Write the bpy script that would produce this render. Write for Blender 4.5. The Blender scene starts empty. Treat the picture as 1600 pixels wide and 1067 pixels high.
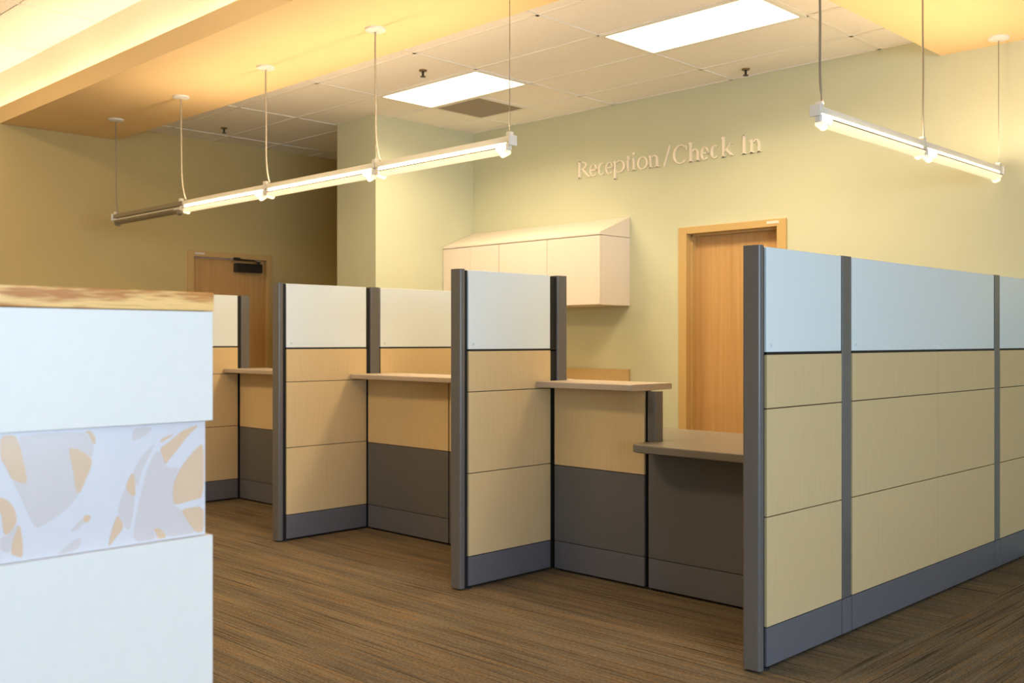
import bpy, bmesh, math, random
from mathutils import Vector
random.seed(4)
C = bpy.context.scene.collection
SC = bpy.context.scene

# ------------------------------------------------------------------ camera
cam = bpy.data.cameras.new('camera'); camo = bpy.data.objects.new('camera', cam); C.objects.link(camo)
camo.location = (0, 0, 1.30); camo.rotation_euler = (math.radians(90), 0, math.radians(44.64))
cam.sensor_width = 36; cam.lens = 1591/1600*36; cam.shift_y = -1.5/1600
cam.dof.use_dof = True; cam.dof.focus_distance = 4.3; cam.dof.aperture_fstop = 5.6
SC.camera = camo
FL = -.012      # floor level
# ------------------------------------------------------------------ view and light
SC.view_settings.view_transform = 'Standard'; SC.view_settings.look = 'None'
SC.view_settings.gamma = 1; SC.view_settings.use_curve_mapping = False
SC.view_settings.exposure = -0.13
W = bpy.data.worlds.new('world'); SC.world = W; W.use_nodes = True
W.node_tree.nodes['Background'].inputs[0].default_value = (0.70, 0.83, 1.0, 1)
W.node_tree.nodes['Background'].inputs[1].default_value = 1.0
K_TUBE = 17.0      # pendant lamp tubes
K_TROF = 5.0       # recessed ceiling lights
K_COVE = 40.0      # cove lamp tube
K_UP = 8.6       # light thrown up by each lit pendant section, W
K_WIN = 148.0       # daylight per window, W
WARM = (1.0, 0.81, 0.54)
DAY = (0.60, 0.79, 1.0)
WINDOWS = [(-2.3, -0.6), (-0.4, 1.3), (1.5, 3.2)]     # y ranges of the windows in the right wall
XR = 3.9
for i, (a, b) in enumerate(WINDOWS):
    L = bpy.data.lights.new('daylight', 'AREA'); L.shape = 'RECTANGLE'; L.size = 1.9; L.size_y = b-a
    L.energy = K_WIN; L.color = DAY
    o = bpy.data.objects.new('daylight', L); C.objects.link(o)
    o.location = (XR+0.10, (a+b)/2, 1.65); o.rotation_euler = (0, math.radians(90), 0)
# recessed lamps of the high ceiling beyond the cove, above and left of the frame
for x, y, e in ((-5.925, 5.33, 36), (-3.625, 5.33, 40)):     # light thrown down by the two recessed ceiling lights
    L = bpy.data.lights.new('ceiling_light_glow', 'AREA'); L.shape = 'RECTANGLE'; L.size = 1.05; L.size_y = .48
    L.energy = e; L.color = (1.0, .80, .50); L.spread = math.radians(150)
    o = bpy.data.objects.new('ceiling_light_glow', L); C.objects.link(o); o.location = (x, y, 3.245)
for x, y in ((-7.9, .9), (-4.6, 1.2)):
    L = bpy.data.lights.new('upper_ceiling_lamp', 'AREA'); L.shape = 'RECTANGLE'; L.size = 1.1; L.size_y = .55
    L.energy = 68; L.color = (1.0, .74, .42)
    o = bpy.data.objects.new('upper_ceiling_lamp', L); C.objects.link(o); o.location = (x, y, 3.70)

# ------------------------------------------------------------------ helpers
def new_bm(): return bmesh.new()
def box(bm, x0, x1, y0, y1, z0, z1, mi=0):
    vs = [bm.verts.new(p) for p in ((x0,y0,z0),(x1,y0,z0),(x1,y1,z0),(x0,y1,z0),(x0,y0,z1),(x1,y0,z1),(x1,y1,z1),(x0,y1,z1))]
    for q in ((0,3,2,1),(4,5,6,7),(0,1,5,4),(1,2,6,5),(2,3,7,6),(3,0,4,7)):
        f = bm.faces.new([vs[i] for i in q]); f.material_index = mi
    return bm
def prism(bm, pts, fn, d, mi=0):
    """extrude a 2-D polygon; fn(u, v, w) places it; d = (w0, w1)"""
    a = [bm.verts.new(fn(u, v, d[0])) for u, v in pts]; b = [bm.verts.new(fn(u, v, d[1])) for u, v in pts]
    n = len(pts)
    for f in [bm.faces.new(a[::-1]), bm.faces.new(b)] + [bm.faces.new((a[i], a[(i+1)%n], b[(i+1)%n], b[i])) for i in range(n)]:
        f.material_index = mi
    return bm
def tube(bm, pts, r, n=10):
    pts = [Vector(p) for p in pts]; rings = []
    for i, p in enumerate(pts):
        t = (pts[min(i+1, len(pts)-1)]-pts[max(i-1, 0)]).normalized()
        u = t.cross(Vector((0, 0, 1)))
        if u.length < 0.2: u = t.cross(Vector((1, 0, 0)))
        u.normalize(); v = t.cross(u)
        rr = r[i] if isinstance(r, (list, tuple)) else r
        rings.append([bm.verts.new(p+(u*math.cos(k*2*math.pi/n)+v*math.sin(k*2*math.pi/n))*rr) for k in range(n)])
    for a, b in zip(rings, rings[1:]):
        for k in range(n):
            f = bm.faces.new((a[k], a[(k+1)%n], b[(k+1)%n], b[k])); f.smooth = True
    bm.faces.new(rings[0][::-1]); bm.faces.new(rings[-1])
    return bm
def obj(name, bm, mats, parent=None, bevel=0, segs=2, vertical=False):
    if bevel:
        es = [e for e in bm.edges if (not vertical) or abs((e.verts[0].co-e.verts[1].co).normalized().z) > .99]
        bmesh.ops.bevel(bm, geom=es, offset=bevel, segments=segs, affect='EDGES', profile=.5)
        for f in bm.faces: f.smooth = True
    bmesh.ops.recalc_face_normals(bm, faces=bm.faces)
    for e in bm.edges:
        if len(e.link_faces) == 2 and e.calc_face_angle(0) > math.radians(50): e.smooth = False
    me = bpy.data.meshes.new(name)
    if parent is not None:
        l = Vector(parent['_abs']); bmesh.ops.translate(bm, verts=bm.verts, vec=-l)
    bm.to_mesh(me); bm.free()
    for m in (mats if isinstance(mats, (list, tuple)) else [mats]): me.materials.append(m)
    o = bpy.data.objects.new(name, me); C.objects.link(o)
    if parent is not None: o.parent = parent; o['_abs'] = parent['_abs']
    if bevel:
        w = o.modifiers.new('normals', 'WEIGHTED_NORMAL'); w.keep_sharp = True
    return o
def tag(o, label, cat, group=None):
    o['label'] = label; o['category'] = cat
    if group: o['group'] = group
    return o
def thing(name, label, cat, loc, group=None):
    o = bpy.data.objects.new(name, None); C.objects.link(o); o.location = loc; o['_abs'] = loc
    o.empty_display_size = .1
    return tag(o, label, cat, group)
def struct(name, bm, m, parent=None, **k):
    o = obj(name, bm, m, parent, **k)
    if parent is None: o['kind'] = 'structure'
    return o
def sthing(name, loc):
    o = bpy.data.objects.new(name, None); C.objects.link(o); o.location = loc; o['_abs'] = loc; o['kind'] = 'structure'
    return o
def rebase(o, loc):
    """move a single-mesh thing's origin to loc"""
    l = Vector(loc)
    for v in o.data.vertices: v.co -= l
    o.location = l
    return o

# ------------------------------------------------------------------ materials
def S(*c):  # sRGB 0-255 -> linear
    return tuple(((x/255)/12.92 if x/255 <= .04045 else ((x/255+.055)/1.055)**2.4) for x in c)
def mat(name, col, rough=.6, metal=0, spec=.4, var=0, scale=(40, 40, 40), bump=0, coat=0):
    m = bpy.data.materials.new(name); m.use_nodes = True; nt = m.node_tree; b = nt.nodes['Principled BSDF']
    b.inputs['Base Color'].default_value = (*col, 1); b.inputs['Roughness'].default_value = rough
    b.inputs['Metallic'].default_value = metal; b.inputs['Specular IOR Level'].default_value = spec
    b.inputs['Coat Weight'].default_value = coat; b.inputs['Coat Roughness'].default_value = .15
    tc = nt.nodes.new('ShaderNodeTexCoord'); mp = nt.nodes.new('ShaderNodeMapping'); no = nt.nodes.new('ShaderNodeTexNoise')
    mp.inputs['Scale'].default_value = scale; no.inputs['Scale'].default_value = 1; no.inputs['Detail'].default_value = 4
    nt.links.new(tc.outputs['Object'], mp.inputs[0]); nt.links.new(mp.outputs[0], no.inputs['Vector'])
    if True:
        r = nt.nodes.new('ShaderNodeValToRGB'); v = max(var, .01)
        r.color_ramp.elements[0].position = .3; r.color_ramp.elements[1].position = .7
        r.color_ramp.elements[0].color = (*[c*(1-v) for c in col], 1); r.color_ramp.elements[1].color = (*[min(1, c*(1+v)) for c in col], 1)
        nt.links.new(no.outputs['Fac'], r.inputs[0]); nt.links.new(r.outputs[0], b.inputs['Base Color'])
    if bump:
        bn = nt.nodes.new('ShaderNodeBump'); bn.inputs['Strength'].default_value = bump; bn.inputs['Distance'].default_value = .002
        nt.links.new(no.outputs['Fac'], bn.inputs['Height']); nt.links.new(bn.outputs[0], b.inputs['Normal'])
    return m
def emit(name, col, k):
    m = bpy.data.materials.new(name); m.use_nodes = True; b = m.node_tree.nodes['Principled BSDF']
    b.inputs['Base Color'].default_value = (.9, .9, .88, 1)
    b.inputs['Emission Color'].default_value = (*col, 1); b.inputs['Emission Strength'].default_value = k
    return m
def trans(name, col, f, rough=.25):
    """frosted sheet: diffuse and translucent with a light gloss"""
    m = bpy.data.materials.new(name); m.use_nodes = True; nt = m.node_tree; nt.nodes.clear()
    out = nt.nodes.new('ShaderNodeOutputMaterial'); d = nt.nodes.new('ShaderNodeBsdfDiffuse'); t = nt.nodes.new('ShaderNodeBsdfTranslucent')
    g = nt.nodes.new('ShaderNodeBsdfGlossy'); mx = nt.nodes.new('ShaderNodeMixShader'); m2 = nt.nodes.new('ShaderNodeMixShader'); fr = nt.nodes.new('ShaderNodeFresnel')
    d.inputs[0].default_value = (*col, 1); t.inputs[0].default_value = (*col, 1); g.inputs['Roughness'].default_value = rough
    mx.inputs[0].default_value = f; fr.inputs[0].default_value = 1.45
    L = nt.links.new
    L(d.outputs[0], mx.inputs[1]); L(t.outputs[0], mx.inputs[2]); L(fr.outputs[0], m2.inputs[0]); L(mx.outputs[0], m2.inputs[1]); L(g.outputs[0], m2.inputs[2]); L(m2.outputs[0], out.inputs[0])
    return m
def laminate(name, a, b_, sc, rough=.45, fine=.35):
    """wood-look laminate: long grain along the axis with the small scale"""
    m = bpy.data.materials.new(name); m.use_nodes = True; nt = m.node_tree; b = nt.nodes['Principled BSDF']; L = nt.links.new
    b.inputs['Roughness'].default_value = rough; b.inputs['Specular IOR Level'].default_value = .35
    tc = nt.nodes.new('ShaderNodeTexCoord')
    def nz(s, det):
        mp = nt.nodes.new('ShaderNodeMapping'); n = nt.nodes.new('ShaderNodeTexNoise'); mp.inputs['Scale'].default_value = s
        n.inputs['Scale'].default_value = 1; n.inputs['Detail'].default_value = det
        L(tc.outputs['Object'], mp.inputs[0]); L(mp.outputs[0], n.inputs['Vector']); return n
    n1 = nz(sc, 3); n2 = nz(tuple(s*5 for s in sc), 2)
    mx = nt.nodes.new('ShaderNodeMix'); mx.inputs[0].default_value = fine; L(n1.outputs['Fac'], mx.inputs[2]); L(n2.outputs['Fac'], mx.inputs[3])
    r = nt.nodes.new('ShaderNodeValToRGB'); k_ = .42 if 'oak_edge' in name else .32; r.color_ramp.elements[0].position = k_; r.color_ramp.elements[1].position = 1-k_
    r.color_ramp.elements[0].color = (*a, 1); r.color_ramp.elements[1].color = (*b_, 1)
    L(mx.outputs[0], r.inputs[0]); L(r.outputs[0], b.inputs['Base Color'])
    return m
def carpet():
    m = bpy.data.materials.new('striped_carpet'); m.use_nodes = True; nt = m.node_tree; b = nt.nodes['Principled BSDF']; L = nt.links.new
    b.inputs['Roughness'].default_value = .95; b.inputs['Specular IOR Level'].default_value = .1
    tc = nt.nodes.new('ShaderNodeTexCoord'); sp = nt.nodes.new('ShaderNodeSeparateXYZ'); L(tc.outputs['Object'], sp.inputs[0])
    gt = nt.nodes.new('ShaderNodeMath'); gt.operation = 'GREATER_THAN'; gt.inputs[1].default_value = -1.91; L(sp.outputs[0], gt.inputs[0])
    # swap axes where the next carpet field is laid the other way
    sw = nt.nodes.new('ShaderNodeCombineXYZ'); L(sp.outputs[1], sw.inputs[0]); L(sp.outputs[0], sw.inputs[1])
    v = nt.nodes.new('ShaderNodeMix'); v.data_type = 'VECTOR'; L(gt.outputs[0], v.inputs[0]); L(tc.outputs['Object'], v.inputs[4]); L(sw.outputs[0], v.inputs[5])
    def nz(s, det, rough=.5):
        mp = nt.nodes.new('ShaderNodeMapping'); n = nt.nodes.new('ShaderNodeTexNoise'); mp.inputs['Scale'].default_value = s
        n.inputs['Scale'].default_value = 1; n.inputs['Detail'].default_value = det; n.inputs['Roughness'].default_value = rough
        L(v.outputs[1], mp.inputs[0]); L(mp.outputs[0], n.inputs['Vector']); return n
    def ramp(n, els):
        r = nt.nodes.new('ShaderNodeValToRGB')
        while len(r.color_ramp.elements) < len(els): r.color_ramp.elements.new(.5)
        for e, (p, c) in zip(r.color_ramp.elements, els): e.position = p; e.color = (*c, 1)
        L(n.outputs['Fac'], r.inputs[0]); return r
    yarn = ramp(nz((1.1, 85, 1), 3, .62), [(.33, S(80, 70, 58)), (.42, S(134, 118, 96)), (.50, S(150, 142, 126)), (.57, S(170, 136, 92)), (.66, S(110, 112, 108))])
    band = ramp(nz((.7, 13, 1), 2), [(.3, (.45, .45, .46)), (.7, (.67, .63, .58))])
    pile = ramp(nz((55, 170, 1), 2), [(.3, (.66, .66, .66)), (.7, (1.25, 1.25, 1.25))])
    m1 = nt.nodes.new('ShaderNodeMix'); m1.data_type = 'RGBA'; m1.blend_type = 'MULTIPLY'; m1.inputs[0].default_value = 1
    L(yarn.outputs[0], m1.inputs[6]); L(band.outputs[0], m1.inputs[7])
    m2 = nt.nodes.new('ShaderNodeMix'); m2.data_type = 'RGBA'; m2.blend_type = 'MULTIPLY'; m2.inputs[0].default_value = 1
    L(m1.outputs[2], m2.inputs[6]); L(pile.outputs[0], m2.inputs[7]); L(m2.outputs[2], b.inputs['Base Color'])
    bn = nt.nodes.new('ShaderNodeBump'); bn.inputs['Strength'].default_value = .5; bn.inputs['Distance'].default_value = .004
    L(nz((3, 85, 1), 2).outputs['Fac'], bn.inputs['Height']); L(bn.outputs[0], b.inputs['Normal'])
    return m
M = dict(
    wall=mat('sage_wall_paint', (.62, .625, .45), .7, var=.015, scale=(3, 3, 3)),
    ochre=mat('ochre_wall_paint', (.60, .47, .21), .7, var=.015, scale=(3, 3, 3)),
    white_paint=mat('white_paint', (.80, .76, .68), .7, var=.01),
    soffit=mat('yellow_soffit_paint', (.92, .68, .36), .7, var=.015, scale=(3, 3, 3)),
    tile=mat('ceiling_tile', (.92, .88, .82), .9, var=.03, scale=(60, 60, 60), bump=.15),
    grid=mat('ceiling_grid_metal', (.86, .83, .77), .5),
    frame=mat('panel_grey_paint', (.14, .13, .127), .28, var=.02, spec=.6),
    greytile=mat('grey_panel_tile', (.135, .128, .132), .5, var=.04, scale=(160, 160, 60)),
    base=mat('grey_base_trim', (.145, .14, .16), .42, var=.02),
    black=mat('black_rubber', (.012, .012, .012), .6),
    wood=laminate('maple_laminate', (.69, .505, .27), (.745, .56, .31), (130, 130, 4)),
    glass=trans('frosted_glass', (.87, .95, 1.0), .04),
    glass_edge=mat('glass_edge', (.75, .85, .85), .2),
    counter=mat('tan_counter_laminate', (.52, .42, .33), .4, var=.05, scale=(90, 90, 90)),
    worktop=mat('taupe_worktop_laminate', (.20, .175, .15), .35, var=.04, scale=(90, 90, 90)),
    cabinet=mat('cream_cabinet_laminate', (.80, .70, .62), .5),
    backsplash=mat('tan_backsplash', (.55, .40, .20), .5, var=.05),
    door=laminate('oak_door_veneer', (.52, .29, .11), (.62, .37, .15), (35, 35, .9), .4),
    doorframe=mat('tan_door_frame_paint', (.60, .40, .16), .4, var=.01),
    sticker=mat('pale_label', (.8, .72, .66), .5),
    bronze=mat('dark_bronze', (.05, .045, .038), .35, metal=.6),
    desk=mat('white_desk_laminate', (.79, .735, .69), .35, var=.005),
    desktop=laminate('oiled_oak_edge', (.52, .19, .03), (.90, .53, .18), (30, 4, 55), .4, .40),
    leaf_base=mat('resin_lavender_white', (.70, .65, .68), .2, coat=.3),
    leaf_tan=mat('resin_tan', (.73, .50, .34), .2, coat=.3),
    leaf_pink=mat('resin_grey_pink', (.66, .57, .56), .2, coat=.3),
    housing=mat('cream_fixture_paint', (.80, .76, .66), .4),
    shaded_housing=mat('shaded_fixture_paint', (.26, .22, .15), .4),  # darker copy of the fixture paint: the unlit section's shade put into its colour
    diffuser=trans('perforated_basket', (.92, .89, .84), .65, .4),
    tube=emit('lit_lamp_tube', WARM, K_TUBE),
    tube_off=mat('unlit_lamp_tube', (.75, .73, .68), .3),
    troffer=emit('lit_troffer_lens', (1.0, .80, .50), K_TROF),
    cove=emit('lit_cove_tube', (1.0, 0.80, 0.52), K_COVE),
    white_metal=mat('white_metal', (.82, .80, .76), .4),
    cord=mat('grey_cord', (.30, .24, .18), .5),
    cordpale=mat('pale_cord', (.42, .36, .27), .5),
    wire=mat('steel_wire', (.35, .30, .22), .3, metal=.6),
    vent=mat('vent_grille', (.42, .36, .28), .6),
    brass=mat('dull_brass', (.20, .13, .06), .35, metal=.8),
    letter=mat('champagne_letter', (.96, .87, .74), .35, metal=.0),
    mark=mat('etched_mark', (.60, .70, .80), .4),
)

# ------------------------------------------------------------------ room shell
XL, YB, YF, ZC, ZS, ZU = -9.13, 6.61, -3.2, 3.262, 3.135, 3.72
XS = -2.645; Y1S, Y0S = 4.09, 3.08; YV = 3.30; XU = -11.2
struct('floor', box(new_bm(), XL-.2, XR+.2, YF-.2, YB+.35, -.1, FL), carpet())
# left wall with a door opening
DL = (4.787, 5.717, 2.17); FR = .062
bm = new_bm()
for y0, y1, z0, z1 in ((YF, Y0S, 0, ZS-.03), (Y0S, YV+.05, 0, ZS-.001), (YV+.05, DL[0]+.02, 0, 3.8), (DL[1]-.02, YB+.2, 0, 3.8), (DL[0]+.02, DL[1]-.02, DL[2]-.02, 3.8)):
    box(bm, XL-.2, XL, y0, y1, z0, z1)
struct('wall_left', bm, M['ochre'])
DR = (-4.678, -3.742, 2.182)
bm = new_bm()
for x0, x1, z0, z1 in ((XL, DR[0]+.02, 0, 3.8), (DR[1]-.02, XR, 0, 3.8), (DR[0]+.02, DR[1]-.02, DR[2]-.02, 3.8)):
    box(bm, x0, x1, YB, YB+.2, z0, z1)
struct('wall_back', bm, M['wall'])
struct('wall_column', box(new_bm(), -7.61, -7.045, 5.452, YB, 0, ZC), M['wall'])
struct('wall_front', box(new_bm(), XL-.2, XR+.2, YF-.2, YF, 0, 3.8), M['wall'])
bm = new_bm(); ys = [YF] + [v for w in WINDOWS for v in w] + [YB+.2]
for a, b in zip(ys[::2], ys[1::2]): box(bm, XR, XR+.2, a, b, 0, 3.8)
for a, b in WINDOWS: box(bm, XR, XR+.2, a, b, 0, .7); box(bm, XR, XR+.2, a, b, 2.6, 3.8)
struct('wall_right', bm, M['wall'])
for i, (a, b) in enumerate(WINDOWS):
    w = sthing('window_%d' % (i+1), (XR, (a+b)/2, .7))
    bm = new_bm()
    box(bm, XR+.02, XR+.08, a, b, .7, .75); box(bm, XR+.02, XR+.08, a, b, 2.55, 2.6)
    for y in (a, b-.05, (a+b)/2-.025): box(bm, XR+.02, XR+.08, y, y+.05, .75, 2.55)
    obj('window_frame', bm, M['frame'], w)
    obj('window_sill', box(new_bm(), XR-.06, XR+.12, a-.03, b+.03, .67, .699), M['white_paint'], w)

# lay-in ceiling behind the soffit
struct('ceiling', box(new_bm(), XL, XS, Y1S, YB, ZC, ZC+.1), M['tile'])
gx = [-8.80+1.15*i for i in range(6)]; gy = [4.47, 5.045, 5.62, 6.195]
bm = new_bm()
for x in gx: box(bm, x-.012, x+.012, Y1S, YB, ZC-.006, ZC+.001)
for y in gy: box(bm, XL, XS, y-.012, y+.012, ZC-.006, ZC+.001)
box(bm, -5.937, -5.913, 5.62, 6.195, ZC-.006, ZC+.001)
box(bm, XL, XS, YB-.02, YB, ZC-.006, ZC)
struct('trim_1', bm, M['grid'])
# upper ceiling beyond the cove
struct('ceiling_upper', box(new_bm(), XU-.2, XR+.2, YF-.2, YV, ZU, ZU+.1), M['tile'])
bm = new_bm(); box(bm, XU-.2, XU, YF-.2, YV+.05, ZS-.1, 3.8); box(bm, XU, XL-.2, YF-.2, Y0S, ZS-.1, ZS-.03); box(bm, XU, XL-.2, YF-.4, YF-.2, ZS-.1, 3.8)
struct('wall_upper', bm, M['white_paint'])
bm = new_bm()
for k in range(-1, 11): box(bm, -8.80+1.15*k-.012, -8.80+1.15*k+.012, YF, YV, ZU-.005, ZU+.001)
for k in range(5): box(bm, XU, XR, YV-.012-.575*(2*k+1), YV+.012-.575*(2*k+1), ZU-.005, ZU+.001)
struct('trim_2', bm, M['grid'])
# dropped yellow soffit: a strip with a lipped cove trough, and a wide field on the right
bm = new_bm()
box(bm, XL, XR, YV+.05, Y1S, ZS, ZS+.03); box(bm, XU, XR, Y0S, YV+.05, ZS, ZS+.03)
box(bm, XU, XR, Y0S, Y0S+.03, ZS+.03, 3.272)
box(bm, XL, XR, Y1S-.03, Y1S, ZS+.03, ZC+.1)
box(bm, XS, XR, Y1S, YB, ZS, ZC+.1)
struct('ceiling_soffit', bm, M['soffit'])
struct('trim_3', box(new_bm(), XU, XR, YV, YV+.05, ZS+.03, ZU+.1), M['white_paint'])
for k in range(11):
    x = XU+.1+k*1.25
    tl = thing('cove_light', 'warm lamp strip hidden behind the yellow ceiling lip', 'light', (x, 3.19, ZS+.03), 'cove lights')
    obj('lamp_base', box(new_bm(), x, x+1.2, 3.165, 3.215, ZS+.03, ZS+.055), M['white_metal'], tl)
    obj('lamp_tube', tube(new_bm(), [(x+.01, 3.19, ZS+.072), (x+1.19, 3.19, ZS+.072)], .013), M['cove'], tl)

# doors
d = sthing('door_1', ((DR[0]+DR[1])/2, YB, 0))
bm = new_bm(); F = .075
box(bm, DR[0], DR[0]+F, YB-.02, YB+.14, FL, DR[2]); box(bm, DR[1]-F, DR[1], YB-.02, YB+.14, FL, DR[2]); box(bm, DR[0]+F, DR[1]-F, YB-.02, YB+.14, DR[2]-.055, DR[2])
obj('door_frame', bm, M['doorframe'], d, bevel=.004)
bm = new_bm()
box(bm, DR[0]+F, DR[0]+F+.014, YB+.045, YB+.09, FL, DR[2]-.055); box(bm, DR[1]-F-.014, DR[1]-F, YB+.045, YB+.09, FL, DR[2]-.055); box(bm, DR[0]+F, DR[1]-F, YB+.045, YB+.09, DR[2]-.069, DR[2]-.055)
obj('door_stop', bm, M['doorframe'], d)
sl = obj('door_leaf', box(new_bm(), DR[0]+F+.004, DR[1]-F-.004, YB+.091, YB+.135, .008, DR[2]-.06), M['door'], d)
bm = new_bm(); box(bm, DR[1]-F-.10, DR[1]-F-.05, YB+.082, YB+.091, .93, 1.10); tube(bm, [(DR[1]-F-.075, YB+.09, 1.0), (DR[1]-F-.075, YB+.04, 1.0), (DR[1]-F-.19, YB+.04, 1.0)], .009)
obj('door_handle', bm, M['brass'], sl)
obj('label_plate', box(new_bm(), DR[1]-.155, DR[1]-.055, YB-.022, YB-.0195, DR[2]-.032, DR[2]-.014), M['sticker'], d)
d = sthing('door_2', (XL, (DL[0]+DL[1])/2, 0))
bm = new_bm()
box(bm, XL-.14, XL+.02, DL[0], DL[0]+FR, FL, DL[2]); box(bm, XL-.14, XL+.02, DL[1]-FR, DL[1], FL, DL[2]); box(bm, XL-.14, XL+.02, DL[0]+FR, DL[1]-FR, DL[2]-.055, DL[2])
obj('door_frame', bm, M['doorframe'], d, bevel=.004)
sl = obj('door_leaf', box(new_bm(), XL-.075, XL-.03, DL[0]+FR+.004, DL[1]-FR-.004, .008, DL[2]-.06), M['door'], d)
cl = obj('door_closer', box(new_bm(), XL-.03, XL+.03, 5.30, 5.60, 1.985, 2.075), M['bronze'], d, bevel=.006)
bm = new_bm()
tube(bm, [(XL, 5.57, 2.075), (XL, 5.57, 2.098)], .016, 12); tube(bm, [(XL, 5.57, 2.09), (XL+.17, 5.43, 2.09)], .009, 8)
tube(bm, [(XL+.17, 5.43, 2.094), (XL+.03, 5.30, 2.112)], .009, 8); box(bm, XL+.02, XL+.04, 5.27, 5.34, 2.102, 2.128)
obj('closer_arm', bm, M['bronze'], cl)
obj('label_plate', box(new_bm(), XL+.0195, XL+.0215, DL[0]+.07, DL[0]+.17, DL[2]-.032, DL[2]-.014), M['sticker'], d)

# ------------------------------------------------------------------ ceiling fittings
for x0, x1, lab in ((-4.2, -3.05, 'large glowing recessed ceiling light in the white tiles nearest the right yellow soffit'),
                    (-6.5, -5.35, 'glowing recessed ceiling light beside the square air vent')):
    y0, y1 = 5.045, 5.62
    t = thing('ceiling_light', lab, 'ceiling light', ((x0+x1)/2, (y0+y1)/2, ZC), 'recessed ceiling lights')
    bm = new_bm()
    box(bm, x0, x1, y0, y0+.03, ZC-.012, ZC); box(bm, x0, x1, y1-.03, y1, ZC-.012, ZC); box(bm, x0, x0+.03, y0+.03, y1-.03, ZC-.012, ZC); box(bm, x1-.03, x1, y0+.03, y1-.03, ZC-.012, ZC)
    obj('light_frame', bm, M['white_metal'], t)
    obj('diffuser', box(new_bm(), x0+.03, x1-.03, y0+.03, y1-.03, ZC-.008, ZC-.001), M['troffer'], t)
t = thing('ceiling_vent', 'square brownish air return grille between the ceiling light and the wall', 'vent', (-6.21, 5.91, ZC))
bm = new_bm(); x0, x1, y0, y1 = -6.49, -5.935, 5.63, 6.185
box(bm, x0, x1, y0, y0+.02, ZC-.01, ZC); box(bm, x0, x1, y1-.02, y1, ZC-.01, ZC); box(bm, x0, x0+.02, y0+.02, y1-.02, ZC-.01, ZC); box(bm, x1-.02, x1, y0+.02, y1-.02, ZC-.01, ZC)
obj('vent_frame', bm, M['housing'], t)
bm = new_bm()
for k in range(24): box(bm, x0+.02, x1-.02, y0+.025+k*.0215, y0+.035+k*.0215, ZC-.009, ZC-.003)
obj('slats', bm, M['vent'], t)
obj('backing', box(new_bm(), x0+.02, x1-.02, y0+.02, y1-.02, ZC-.003, ZC), M['vent'], t)
for (x, y), lab in (((-5.652, 4.804), 'brass sprinkler head beside the smaller glowing ceiling light'),
                    ((-8.49, 4.817), 'dark sprinkler head in the shaded ceiling tiles at far left'),
                    ((-3.967, 6.419), 'sprinkler head close to the sage wall above the right door')):
    t = thing('ceiling_sprinkler', lab, 'sprinkler', (x, y, ZC), 'sprinkler heads')
    obj('escutcheon', tube(new_bm(), [(x, y, ZC-.006), (x, y, ZC-.010), (x, y, ZC)][1:], [.026, .030], 20), M['brass'], t)
    bm = new_bm(); tube(bm, [(x, y, ZC-.01), (x, y, ZC-.045)], [.009, .008], 12); tube(bm, [(x, y, ZC-.045), (x, y, ZC-.050)], .020, 14)
    obj('sprinkler_nozzle', bm, M['bronze'], t)

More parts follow.
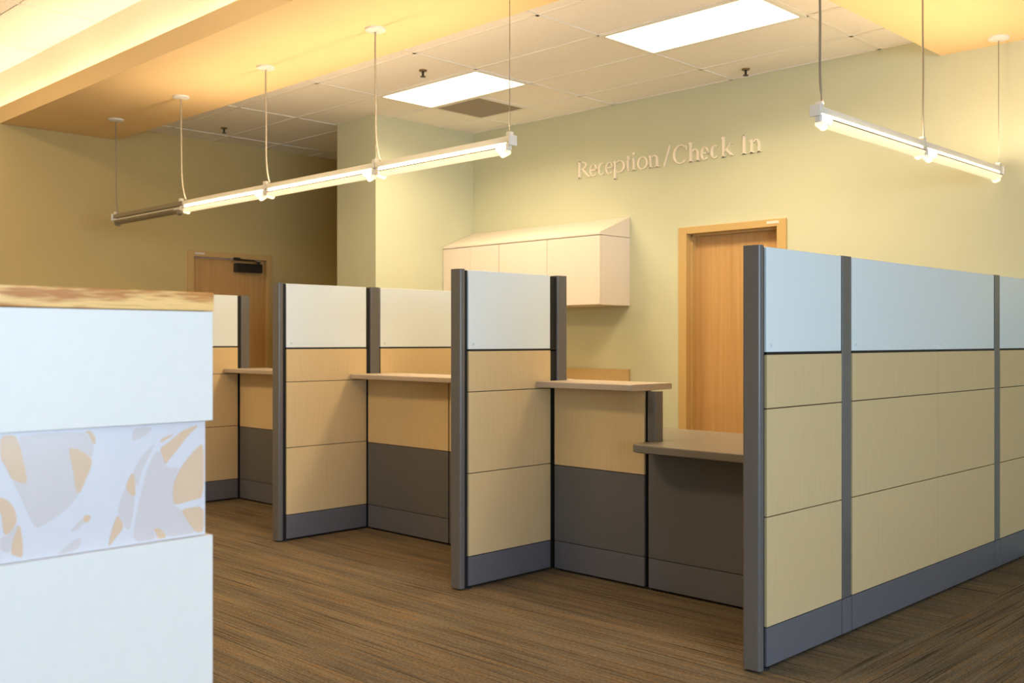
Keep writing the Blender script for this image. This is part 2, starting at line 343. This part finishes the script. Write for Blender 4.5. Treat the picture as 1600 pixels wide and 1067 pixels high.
# ------------------------------------------------------------------ hanging linear lights
def linear_light(label, axis, stations, fixed, zt, lit, cords, zc=ZS):
    """axis 0 = runs along x, 1 = runs along y; stations = support positions"""
    def P(a, b, z): return (a, fixed+b, z) if axis == 0 else (fixed+b, a, z)
    def BX(bm, a0, a1, b0, b1, z0, z1):
        return box(bm, a0, a1, fixed+b0, fixed+b1, z0, z1) if axis == 0 else box(bm, fixed+b0, fixed+b1, a0, a1, z0, z1)
    mid = (stations[0]+stations[-1])/2
    t = thing('pendant_light', label, 'pendant light', P(mid, 0, zt-.09))
    for i, (a, b) in enumerate(zip(stations, stations[1:])):
        on = lit[i]
        h = obj('housing', BX(new_bm(), a+.004, b-.004, -.016, .016, zt-.032, zt), M['housing'] if on else M['shaded_housing'], t, bevel=.004)
        obj('lamp_tube', tube(new_bm(), [P(a+.035, 0, zt-.052), P(b-.035, 0, zt-.052)], .0135, 14), M['tube'] if on else M['tube_off'], t)
        if on:
            L = bpy.data.lights.new('uplight', 'AREA'); L.shape = 'RECTANGLE'; L.size = (b-a)-.1; L.size_y = .05
            L.energy = K_UP; L.color = (1.0, .75, .48)
            lo = bpy.data.objects.new('uplight', L); C.objects.link(lo); lo.location = P((a+b)/2, 0, zt+.012)
            lo.rotation_euler = (math.pi, 0, 0 if axis == 0 else math.pi/2)
        bm = new_bm()   # curved basket below the tube
        n = 9; pr_ = []
        for k in range(n):
            an = math.pi*(k/(n-1)-.5); pr_.append((.044*math.sin(an), zt-.060-.028*math.cos(an)))
        for k in range(n-1, -1, -1):
            an = math.pi*(k/(n-1)-.5); pr_.append((.0425*math.sin(an), zt-.060-.0265*math.cos(an)))
        for k in range(n-1):
            q = [pr_[k], pr_[k+1], pr_[2*n-2-k], pr_[2*n-1-k]]
            prism(bm, q, lambda u, v, w: P(w, u, v), (a+.075, b-.075))
        bmesh.ops.remove_doubles(bm, verts=bm.verts, dist=1e-5)
        db = obj('diffuser_basket', bm, M['diffuser'] if on else M['shaded_housing'], t)
        bm = new_bm()
        for s in (-1, 1): BX(bm, a+.07, b-.07, s*.044-.0015, s*.044+.0015, zt-.064, zt-.058)
        obj('basket_rail', bm, M['wire'], db)
        for e, sg in ((a, 1), (b, -1)):
            bm = new_bm(); e0, e1 = sorted((e+sg*.012, e+sg*.034))
            BX(bm, e0, e1, -.014, .014, zt-.070, zt-.034)
            obj('lamp_socket', bm, M['white_metal'], t, bevel=.003)
            bm = new_bm(); tube(bm, [P(e+sg*.020, 0, zt-.078), P(e+sg*.070, 0, zt-.083)], [.016, .022], 12)
            obj('end_cup', bm, M['diffuser'] if on else M['shaded_housing'], t)
    for e in (stations[0], stations[-1]):
        s = -1 if e == stations[0] else 1
        e0, e1 = sorted((e, e+s*.012))
        obj('end_cap', BX(new_bm(), e0, e1, -.027, .027, zt-.050, zt+.004), M['white_metal'], t, bevel=.003)
    for (st, kind, dx, cm) in cords:
        bm = new_bm()
        if kind == 'wire':
            tube(bm, [P(st, 0, zt), P(st, 0, zc)], .0022, 6)
        else:
            pts = []
            for k in range(22):
                f = k/21; z = zt+(zc-.01-zt)*f
                off = dx*math.exp(-f*7) - .006*math.sin(f*9)*(1-f)
                pts.append(P(st+off*(1 if axis == 0 else 1), 0, z))
            tube(bm, pts, .0055, 8)
        obj('cable', bm, M[cm], t)
        bm = new_bm(); tube(bm, [P(st, 0, zc-.004), P(st, 0, zc-.012), P(st, 0, zc-.020)], [.062, .060, .022], 24)
        tube(bm, [P(st, 0, zc), P(st, 0, zc-.004)], .062, 24)
        obj('ceiling_canopy', bm, M['white_metal'], t)
        obj('cable_clip', BX(new_bm(), st-.016, st+.016, -.012, .012, zt-.001, zt+.022), M['housing'], t)
    return t
linear_light('long cream four-section hanging light bar along the yellow strip, its far section unlit', 0,
             [-8.29, -7.115, -5.965, -4.775, -3.655], 3.70, 2.345, [False, True, True, True],
             [(-8.27, 'cord', .04, 'cord'), (-7.15, 'cord', .08, 'cordpale'), (-5.975, 'cord', .05, 'cordpale'), (-4.785, 'cord', .05, 'cordpale'), (-3.67, 'wire', 0, 'wire')])
linear_light('short two-section lit hanging light bar running toward the wall at right', 1,
             [4.20, 5.36, 6.47], -2.235, 2.352, [True, True],
             [(4.235, 'cord', .03, 'cord'), (5.35, 'cord', .02, 'wire'), (6.455, 'wire', 0, 'wire')])

# ------------------------------------------------------------------ partition wings (faces square to x)
T = .075; ZT = 1.677
ROWS = [(.160, .595), (.599, 1.026), (1.030, 1.243)]
BASE = (.002, .156)
def glide(t, x, y):
    bm = new_bm(); tube(bm, [(x, y, FL), (x, y, -.003)], .024, 16); tube(bm, [(x, y, -.003), (x, y, .02)], .008, 8)
    obj('foot', bm, M['black'], t)
def wing(label, Xf, Y0, segs, end=None):
    """segs: list of ('bay', y0, y1) / ('post', y0, y1) / ('gap', y0, y1)"""
    Yend = segs[-1][2]
    t = thing('partition_panel', label, 'partition', (Xf-T/2, (Y0+Yend)/2, 0), 'tall glass-topped partitions')
    obj('end_post', box(new_bm(), Xf-T, Xf+.004, Y0-.056, Y0-.018, -.002, ZT), M['frame'], t, bevel=.011, segs=4, vertical=True)
    bm = new_bm()
    box(bm, Xf-T+.014, Xf-.014, Y0-.022, Yend-(.002 if segs[-1][0] == 'post' else 0), -.004, 1.248)
    gl = [s for s in segs if s[0] == 'gap']
    for k, y0, y1 in segs:
        if k == 'bay': box(bm, Xf-T+.002, Xf-.002, y0, y1, 1.2435, 1.2535)
    for s in gl: box(bm, Xf-T+.014, Xf-.014, s[1], s[2], 1.24, ZT-.01)
    box(bm, Xf-T+.014, Xf-.012, Y0-.022, segs[0][1]-.001, 1.24, ZT-.006)
    obj('core_frame', bm, M['black'], t)
    for k, y0, y1 in segs:
        if k == 'bay':
            for (z0, z1) in ROWS:
                obj('wood_tile', box(new_bm(), Xf-.014, Xf, y0, y1, z0, z1), M['wood'], t, bevel=.0012, segs=1)
                obj('wood_tile', box(new_bm(), Xf-T, Xf-T+.014, y0, y1, z0, z1), M['wood'], t, bevel=.0012, segs=1)
            for xa in (Xf-.014, Xf-T):
                obj('base_trim', box(new_bm(), xa, xa+.014, y0, y1, *BASE), M['base'], t, bevel=.002, segs=1)
            g = obj('glass_pane', box(new_bm(), Xf-.026, Xf-.003, y0, y1, 1.254, ZT-.004), M['glass'], t, bevel=.0015, segs=1)
            obj('etched_mark', box(new_bm(), Xf-.003, Xf-.0025, y0+.03, y0+.044, 1.274, 1.286), M['mark'], g)
        elif k == 'post':
            cut = y0 > Y0+1e-3 and len(segs) > 2
            obj('post', box(new_bm(), Xf-T, Xf, y0+.003, y1-.003, .160 if cut else .016, ZT-.002), M['frame'], t, bevel=.003 if cut and not gl else .010, segs=3, vertical=True)
            if cut: obj('base_trim', box(new_bm(), Xf-T+.002, Xf+.002, y0+.003, y1-.003, *BASE), M['base'], t, bevel=.003, segs=1)
    glide(t, Xf-T/2+.012, Y0+.02); glide(t, Xf-T/2, Yend-.06)
    return t
wing('tall partition at right of the picture, blue-tinted frosted glass over three bays of pale wood', -2.121, 3.583,
     [('bay', 3.590, 4.218), ('post', 4.222, 4.312), ('bay', 4.322, 5.266), ('bay', 5.270, 6.060), ('post', 6.064, 6.150), ('bay', 6.158, 6.58)])
wing('single-bay partition in the middle, between the two open service counters', -3.940, 3.656,
     [('bay', 3.665, 4.304), ('gap', 4.305, 4.366), ('post', 4.362, 4.452)])
wing('partition left of centre whose second glass bay shows above the counter', -5.728, 3.695,
     [('bay', 3.704, 4.352), ('gap', 4.353, 4.390), ('post', 4.386, 4.474), ('bay', 4.478, 5.35)])
wing('farthest partition, partly hidden behind the white reception desk', -7.540, 3.740,
     [('bay', 3.749, 4.404), ('gap', 4.405, 4.436), ('post', 4.432, 4.522)])

# ------------------------------------------------------------------ counter-height panels (faces square to y)
def spine(label, Yf, x0, x1, zt, joints, wood=True, post=None):
    t = thing('low_partition', label, 'partition', ((x0+x1)/2, Yf+T/2, 0), 'counter-height partitions')
    obj('core_frame', box(new_bm(), x0+.002, x1-.002, Yf+.014, Yf+T-.014, -.004, zt-.004), M['black'], t)
    xs = [x0] + joints + [x1]
    for a, b in zip(xs, xs[1:]):
        a += .006 if a > x0 else .014; b -= .006
        for yy in (Yf, Yf+T-.014):
            if wood:
                obj('wood_tile', box(new_bm(), a, b, yy, yy+.014, .592, zt), M['wood'], t, bevel=.0012, segs=1)
                obj('grey_tile', box(new_bm(), a, b, yy, yy+.014, .160, .588), M['greytile'], t, bevel=.0012, segs=1)
            else:
                obj('grey_tile', box(new_bm(), a, b, yy, yy+.014, .160, zt), M['greytile'], t, bevel=.0012, segs=1)
            obj('base_trim', box(new_bm(), a, b, yy, yy+.014, *BASE), M['base'], t, bevel=.002, segs=1)
    glide(t, x0+.06, Yf+T/2); glide(t, x1-.06, Yf+T/2)
    return t
spine('low panel of pale wood over grey, between the middle partition and the desk-height worktop', 4.312, -3.932, -3.272, 1.034, [])
sp = spine('lowest panel, all grey, under the desk-height worktop', 4.312, -3.264, -2.200, .728, [], wood=False)
obj('corner_post', box(new_bm(), -3.262, -3.200, 4.312, 4.380, .771, 1.033), M['frame'], sp, bevel=.014, segs=4, vertical=True)
spine('wide low panel under the left-of-centre service counter', 4.350, -5.722, -4.018, 1.034, [-4.865])
spine('shaded low panel under the farthest service counter', 4.412, -7.534, -5.806, 1.034, [-6.66])

def slab(name, label, pts, z0, z1, m, cat, group=None, bev=.006):
    bm = prism(new_bm(), pts, lambda u, v, w: (u, v, w), (z0, z1))
    o = obj(name, bm, m, None, bevel=bev, segs=3)
    cx = sum(p[0] for p in pts)/len(pts); cy = sum(p[1] for p in pts)/len(pts)
    return tag(rebase(o, (cx, cy, z0)), label, cat, group)
def rc(cx, cy, r, a0, n=5):
    return [(cx+r*math.cos(math.radians(a0+90*k/n)), cy+r*math.sin(math.radians(a0+90*k/n))) for k in range(n+1)]
G = 'tan service counter tops'
slab('counter_top', 'tan counter top with an open right end above the taupe worktop',
     [(-3.934, 4.174)] + rc(-3.285, 4.194, .02, -90) + rc(-3.285, 4.535, .02, 0) + [(-4.012, 4.555), (-4.012, 4.456), (-3.934, 4.456)], 1.0365, 1.070, M['counter'], 'counter', G)
slab('counter_top', 'tan counter top between the middle partition and the left-of-centre partition',
     [(-5.722, 4.205), (-4.018, 4.205), (-4.018, 4.595), (-5.722, 4.595)], 1.0365, 1.070, M['counter'], 'counter', G)
slab('counter_top', 'farthest tan counter top, in shade beside the white reception desk',
     [(-7.534, 4.270), (-5.806, 4.270), (-5.806, 4.655), (-7.534, 4.655)], 1.0365, 1.070, M['counter'], 'counter', G)
slab('desk_worktop', 'taupe desk-height worktop between the right partition and the wood counter panel',
     rc(-3.175, 4.18, .06, 180) + [(-2.199, 4.12), (-2.199, 5.06), (-3.93, 5.06), (-3.93, 4.392), (-3.235, 4.392)], .7300, .770, M['worktop'], 'worktop')

# ------------------------------------------------------------------ cabinets on the back wall
YC = 6.225
def overhead(label, x0, xm, x1):
    t = thing('wall_cabinet', label, 'cabinet', ((x0+x1)/2, YB, 1.585), 'cream wall cabinets')
    obj('body', box(new_bm(), x0, x1, YC+.02, YB-.001, 1.585, 2.138), M['cabinet'], t, bevel=.001, segs=1)
    for a, b in ((x0, xm), (xm, x1)):
        obj('door', box(new_bm(), a+.002, b-.002, YC, YC+.019, 1.587, 2.136), M['cabinet'], t, bevel=.0015, segs=1)
overhead('cream wall cabinet with the sloped top, right-hand unit above the backsplash', -6.308, -5.740, -5.170)
overhead('narrower cream wall cabinet, left-hand unit against the sage column', -7.040, -6.672, -6.312)
bm = prism(new_bm(), [(YC, 2.142), (YB-.001, 2.142), (YB-.001, 2.312), (YC+.01, 2.165), (YC, 2.160)], lambda u, v, w: (w, u, v), (-7.040, -5.170))
tag(rebase(obj('sloped_cabinet_top', bm, M['cabinet'], None, bevel=.001, segs=1), (-6.1, YB, 2.142)), 'long cream sloping cover along the top of the wall cabinets', 'cabinet top')
t = thing('base_cabinet', 'base cabinet against the sage wall below the cream wall cabinets', 'cabinet', (-6.105, YB, 0))
obj('body', box(new_bm(), -7.04, -5.19, 6.04, YB-.001, .09, .88), M['cabinet'], t)
obj('toe_kick', box(new_bm(), -7.04, -5.19, 6.09, YB-.001, FL, .09), M['black'], t)
for k in range(4):
    dd = obj('door', box(new_bm(), -7.04+k*.4625+.003, -7.04+(k+1)*.4625-.003, 6.02, 6.039, .095, .875), M['cabinet'], t)
    obj('handle', tube(new_bm(), [(-7.04+k*.4625+.23-.05, 6.012, .82), (-7.04+k*.4625+.23+.05, 6.012, .82)], .005), M['brass'], dd)
bm = new_bm(); box(bm, -7.04, -5.168, 6.0, YB-.001, .881, .915); box(bm, -7.04, -5.168, 6.585, YB-.001, .915, 1.064)
tag(rebase(obj('wall_counter', bm, M['backsplash']), (-6.1, YB, .881)), 'tan wall counter whose backsplash shows behind the open-ended counter top', 'counter')

# ------------------------------------------------------------------ white reception desk, front left
D0 = 1.90; XD, YD = -1.732, .960
def onface(px, py, X=XD):     # a point of the desk front seen at this pixel of the photo, as (y, z)
    a = math.radians(44.64); r = (px-800)/1591; dx = -math.sin(a)+math.cos(a)*r; dy = math.cos(a)+math.sin(a)*r
    dd = X/dx; return dy*dd, 1.3+(532-py)*dd/1591
t = thing('reception_desk', 'white reception desk with an oak-edged top and a leaf-patterned band', 'desk', (-2.05, -.2, 0))
YN = -1.6; DX = .62
zt0, zt1, zp, zb = 1.3896, 1.3550, 1.151, .938
obj('desk_top', box(new_bm(), XD-DX, XD+.002, YN, YD+.001, zt1, zt0), M['desktop'], t, bevel=.0015, segs=2)
obj('upper_panel', box(new_bm(), XD-DX+.01, XD, YN, YD, zp, zt1-.001), M['desk'], t, bevel=.0012, segs=1)
obj('lower_panel', box(new_bm(), XD-DX+.01, XD, YN, YD, .09, zb), M['desk'], t, bevel=.0012, segs=1)
obj('desk_plinth', box(new_bm(), XD-DX+.05, XD-.05, YN+.04, YD-.04, FL, .09), M['black'], t)
XB = XD-.014; YBD = onface(320.5, 700, XB)[0]
bm = new_bm(); box(bm, XD-DX+.03, XB, YN+.02, YBD, zb+.0005, zp-.0005)
TAN = [
 [(0,200),(95,195),(120,260),(150,380),(168,480),(150,500),(100,480),(70,470),(40,400),(0,340)],
 [(-10,575),(50,600),(90,650),(105,720),(85,770),(40,815),(20,800),(10,700),(-10,650)],
 [(120,735),(140,850),(140,955),(100,945),(65,930),(80,840)],
 [(420,275),(470,280),(530,310),(568,345),(560,400),(530,470),(490,560),(470,540),(450,420)],
 [(525,172),(560,168),(590,210),(590,255),(570,245),(550,200)],
 [(512,700),(540,685),(562,700),(548,730),(520,740)],
 [(820,425),(835,480),(835,580),(800,560),(775,515),(795,460)],
 [(725,685),(765,760),(740,800),(700,850),(668,890),(680,820),(700,750)],
 [(985,235),(1010,210),(1080,185),(1040,215),(1000,240)],
 [(985,280),(1060,225),(1130,165),(1235,128),(1160,200),(1100,280),(1050,340),(1020,380),(1005,330)],
 [(1258,240),(1258,580),(1180,600),(1080,630),(1065,590),(1070,500),(1100,420),(1150,350),(1200,290)],
 [(1115,655),(1258,630),(1258,790),(1215,800),(1180,760),(1140,700)],
 [(945,775),(985,770),(1020,810),(1025,830),(975,838),(965,810)]]
PINK = [
 [(110,197),(520,172),(550,210),(580,260),(568,340),(530,310),(470,280),(420,275),(440,420),(470,540),(490,560),(430,640),(350,700),(280,745),(220,775),(170,680),(130,580),(75,480),(100,480),(150,500),(168,480),(150,380),(120,260)],
 [(820,152),(945,146),(920,180),(870,215),(810,235)],
 [(345,940),(400,890),(450,850),(510,825),(482,905)],
 [(940,330),(985,285),(1020,385),(1060,400),(1110,390),(1070,470),(1062,600),(1080,635),(1115,655),(1180,760),(1215,800),(1030,828),(985,770),(945,775),(965,838),(820,862),(840,700),(870,560),(900,430)],
 [(775,515),(800,560),(835,580),(820,700),(800,790),(765,760),(725,685),(745,590)],
 [(820,425),(870,330),(960,240),(930,310),(880,400),(850,520),(835,480)],
 [(0,830),(40,815),(85,770),(120,735),(65,930),(0,910)],
 [(425,795),(512,700),(520,740),(470,790)]]
def smooth_poly(p):
    out = []; n = len(p)
    for i in range(n):        # one Chaikin pass
        a, b = p[i], p[(i+1) % n]
        out += [(a[0]*.8+b[0]*.2, a[1]*.8+b[1]*.2), (a[0]*.2+b[0]*.8, a[1]*.2+b[1]*.8)]
    return out
from mathutils.geometry import tessellate_polygon
for polys, mi, dx in ((PINK, 2, .0003), (TAN, 1, .0006)):
    for p in polys:
        pts = [onface(q[0]/3.953, 630+q[1]/3.953, XB) for q in smooth_poly(p)]
        pts = [(y, max(zb+.002, min(zp-.002, z))) for y, z in pts]
        vs = [bm.verts.new((XB+dx, y, z)) for y, z in pts]
        for tri in tessellate_polygon([[Vector((XB, y, z)) for y, z in pts]]):
            try: f = bm.faces.new([vs[i] for i in tri]); f.material_index = mi
            except ValueError: pass
obj('leaf_pattern_band', bm, [M['leaf_base'], M['leaf_tan'], M['leaf_pink']], t)

# ------------------------------------------------------------------ wall lettering "Reception/Check In"
def wx(px):      # x on the back wall seen at this column of the photo
    a = math.radians(44.64); r = (px-800)/1591; return (-math.sin(a)+math.cos(a)*r)/(math.cos(a)+math.sin(a)*r)*(YB-.012)
CAP, XH, ASC, ST, TH = .142, .098, .152, .0165, .0065
def ring(cx, cy, rx, ry, ix, iy, a0=0, a1=360, n=28, dx=0):
    ps = []
    for k in range(n+1):
        a = math.radians(a0+(a1-a0)*k/n); ps.append(((cx+rx*math.cos(a), cy+ry*math.sin(a)), (cx+dx+ix*math.cos(a), cy+iy*math.sin(a))))
    return [[p[0], q[0], q[1], p[1]] for p, q in zip(ps, ps[1:])]
def R(x0, x1, y0, y1): return [(x0, y0), (x1, y0), (x1, y1), (x0, y1)]
def bar(x0, y0, x1, y1, w0, w1=None):
    w1 = w1 or w0; dx, dy = x1-x0, y1-y0; l = math.hypot(dx, dy); nx, ny = -dy/l/2, dx/l/2
    return [(x0+nx*w0, y0+ny*w0), (x0-nx*w0, y0-ny*w0), (x1-nx*w1, y1-ny*w1), (x1+nx*w1, y1+ny*w1)]
SF = .013
def stem(x, y0, y1, foot=True, head='flag'):
    o = [R(x, x+ST, y0, y1)]
    if foot: o.append(R(x-SF, x+ST+SF, y0, y0+.006))
    if head == 'flag': o.append([(x, y1), (x-SF, y1-.010), (x, y1-.016)])
    if head == 'slab': o.append(R(x-SF, x+ST+SF, y1-.006, y1))
    return o
def glyph(c, w):
    if c == 'R': return stem(SF, 0, CAP, True, 'slab') + ring(SF+ST-.004, CAP-.037, w*.60, .037, w*.60-ST, .030, -90, 90) + [bar(w*.45, CAP-.070, w-.004, .003, ST, ST), R(w-.018, w+.006, 0, .006)]
    if c == 'C': return ring(w/2+.004, CAP/2, w/2+.002, CAP/2+.003, w/2-ST, CAP/2-.004, 48, 312) + [bar(w*.90, CAP-.040, w*.88, CAP-.008, .006)]
    if c == 'I': return stem((w-ST)/2, 0, CAP, True, 'slab')
    if c == 'e': return ring(w/2, XH/2, w/2, XH/2+.002, w/2-ST+.001, XH/2-.004, 0, 318) + [R(ST*.6, w-.003, XH*.47, XH*.47+.010)]
    if c == 'c': return ring(w/2+.003, XH/2, w/2, XH/2+.002, w/2-ST, XH/2-.005, 50, 315)
    if c == 'o': return ring(w/2, XH/2, w/2, XH/2+.002, w/2-ST, XH/2-.004)
    if c == 'p': return stem(SF, -.050, XH, True, 'flag') + ring(w*.55, XH/2, w*.45, XH/2+.002, w*.45-ST, XH/2-.005, -135, 135)
    if c == 't': return [R(w*.30, w*.30+ST, .012, XH+.026), R(0, w, XH-.007, XH)] + ring(w*.30+.019, .018, .019, .019, .019-ST*.9, .013, 180, 300, 10)
    if c == 'i': return stem((w-ST)/2, 0, XH) + [[(w/2+.012*math.cos(k*.5236), XH+.036+.012*math.sin(k*.5236)) for k in range(12)]]
    if c in 'nh':
        g = stem(SF*.8, 0, XH if c == 'n' else ASC) + stem(w-ST-SF*.8, 0, XH-.035, True, None)
        cx = (SF*.8+ST+w-SF*.8)/2; rx = (w-SF*.8)-cx
        return g + ring(cx, XH-.036, rx, .036, rx-ST, .027, 0, 150, 14)
    if c == 'k': return stem(SF*.8, 0, ASC) + [bar(SF*.8+ST, XH*.42, w*.85, XH-.002, TH, TH), bar(w*.42, XH*.56, w-.006, .003, ST, ST), R(w*.66, w, XH-.006, XH), R(w-.024, w+.004, 0, .006)]
    if c == '/': return [bar(.004, -.004, w-.004, ASC+.004, .009)]
spots = [('R',902,921),('e',921,933),('c',934,945),('e',946,958),('p',957.5,976),('t',977.5,985),('i',986.5,993.5),('o',995.5,1012),('n',1013,1029),('/',1036.5,1047),
         ('C',1051,1074),('h',1075.5,1093),('e',1094.5,1107),('c',1109.5,1122.5),('k',1126.5,1145),('I',1155,1169),('n',1170.5,1189)]
ZBL = 2.687
t = thing('wall_sign', 'raised serif letters reading Reception/Check In on the sage wall', 'sign', ((wx(902)+wx(1189))/2, YB, ZBL))
for c, p0, p1 in spots:
    x0 = wx(p0); w = wx(p1)-x0; bm = new_bm()
    for poly in glyph(c, w):
        prism(bm, poly, lambda u, v, q: (x0+u, q, ZBL+v), (YB-.014, YB))
    obj('letter', bm, M['letter'], t)

for o in bpy.data.objects:
    if '_abs' in o: del o['_abs']
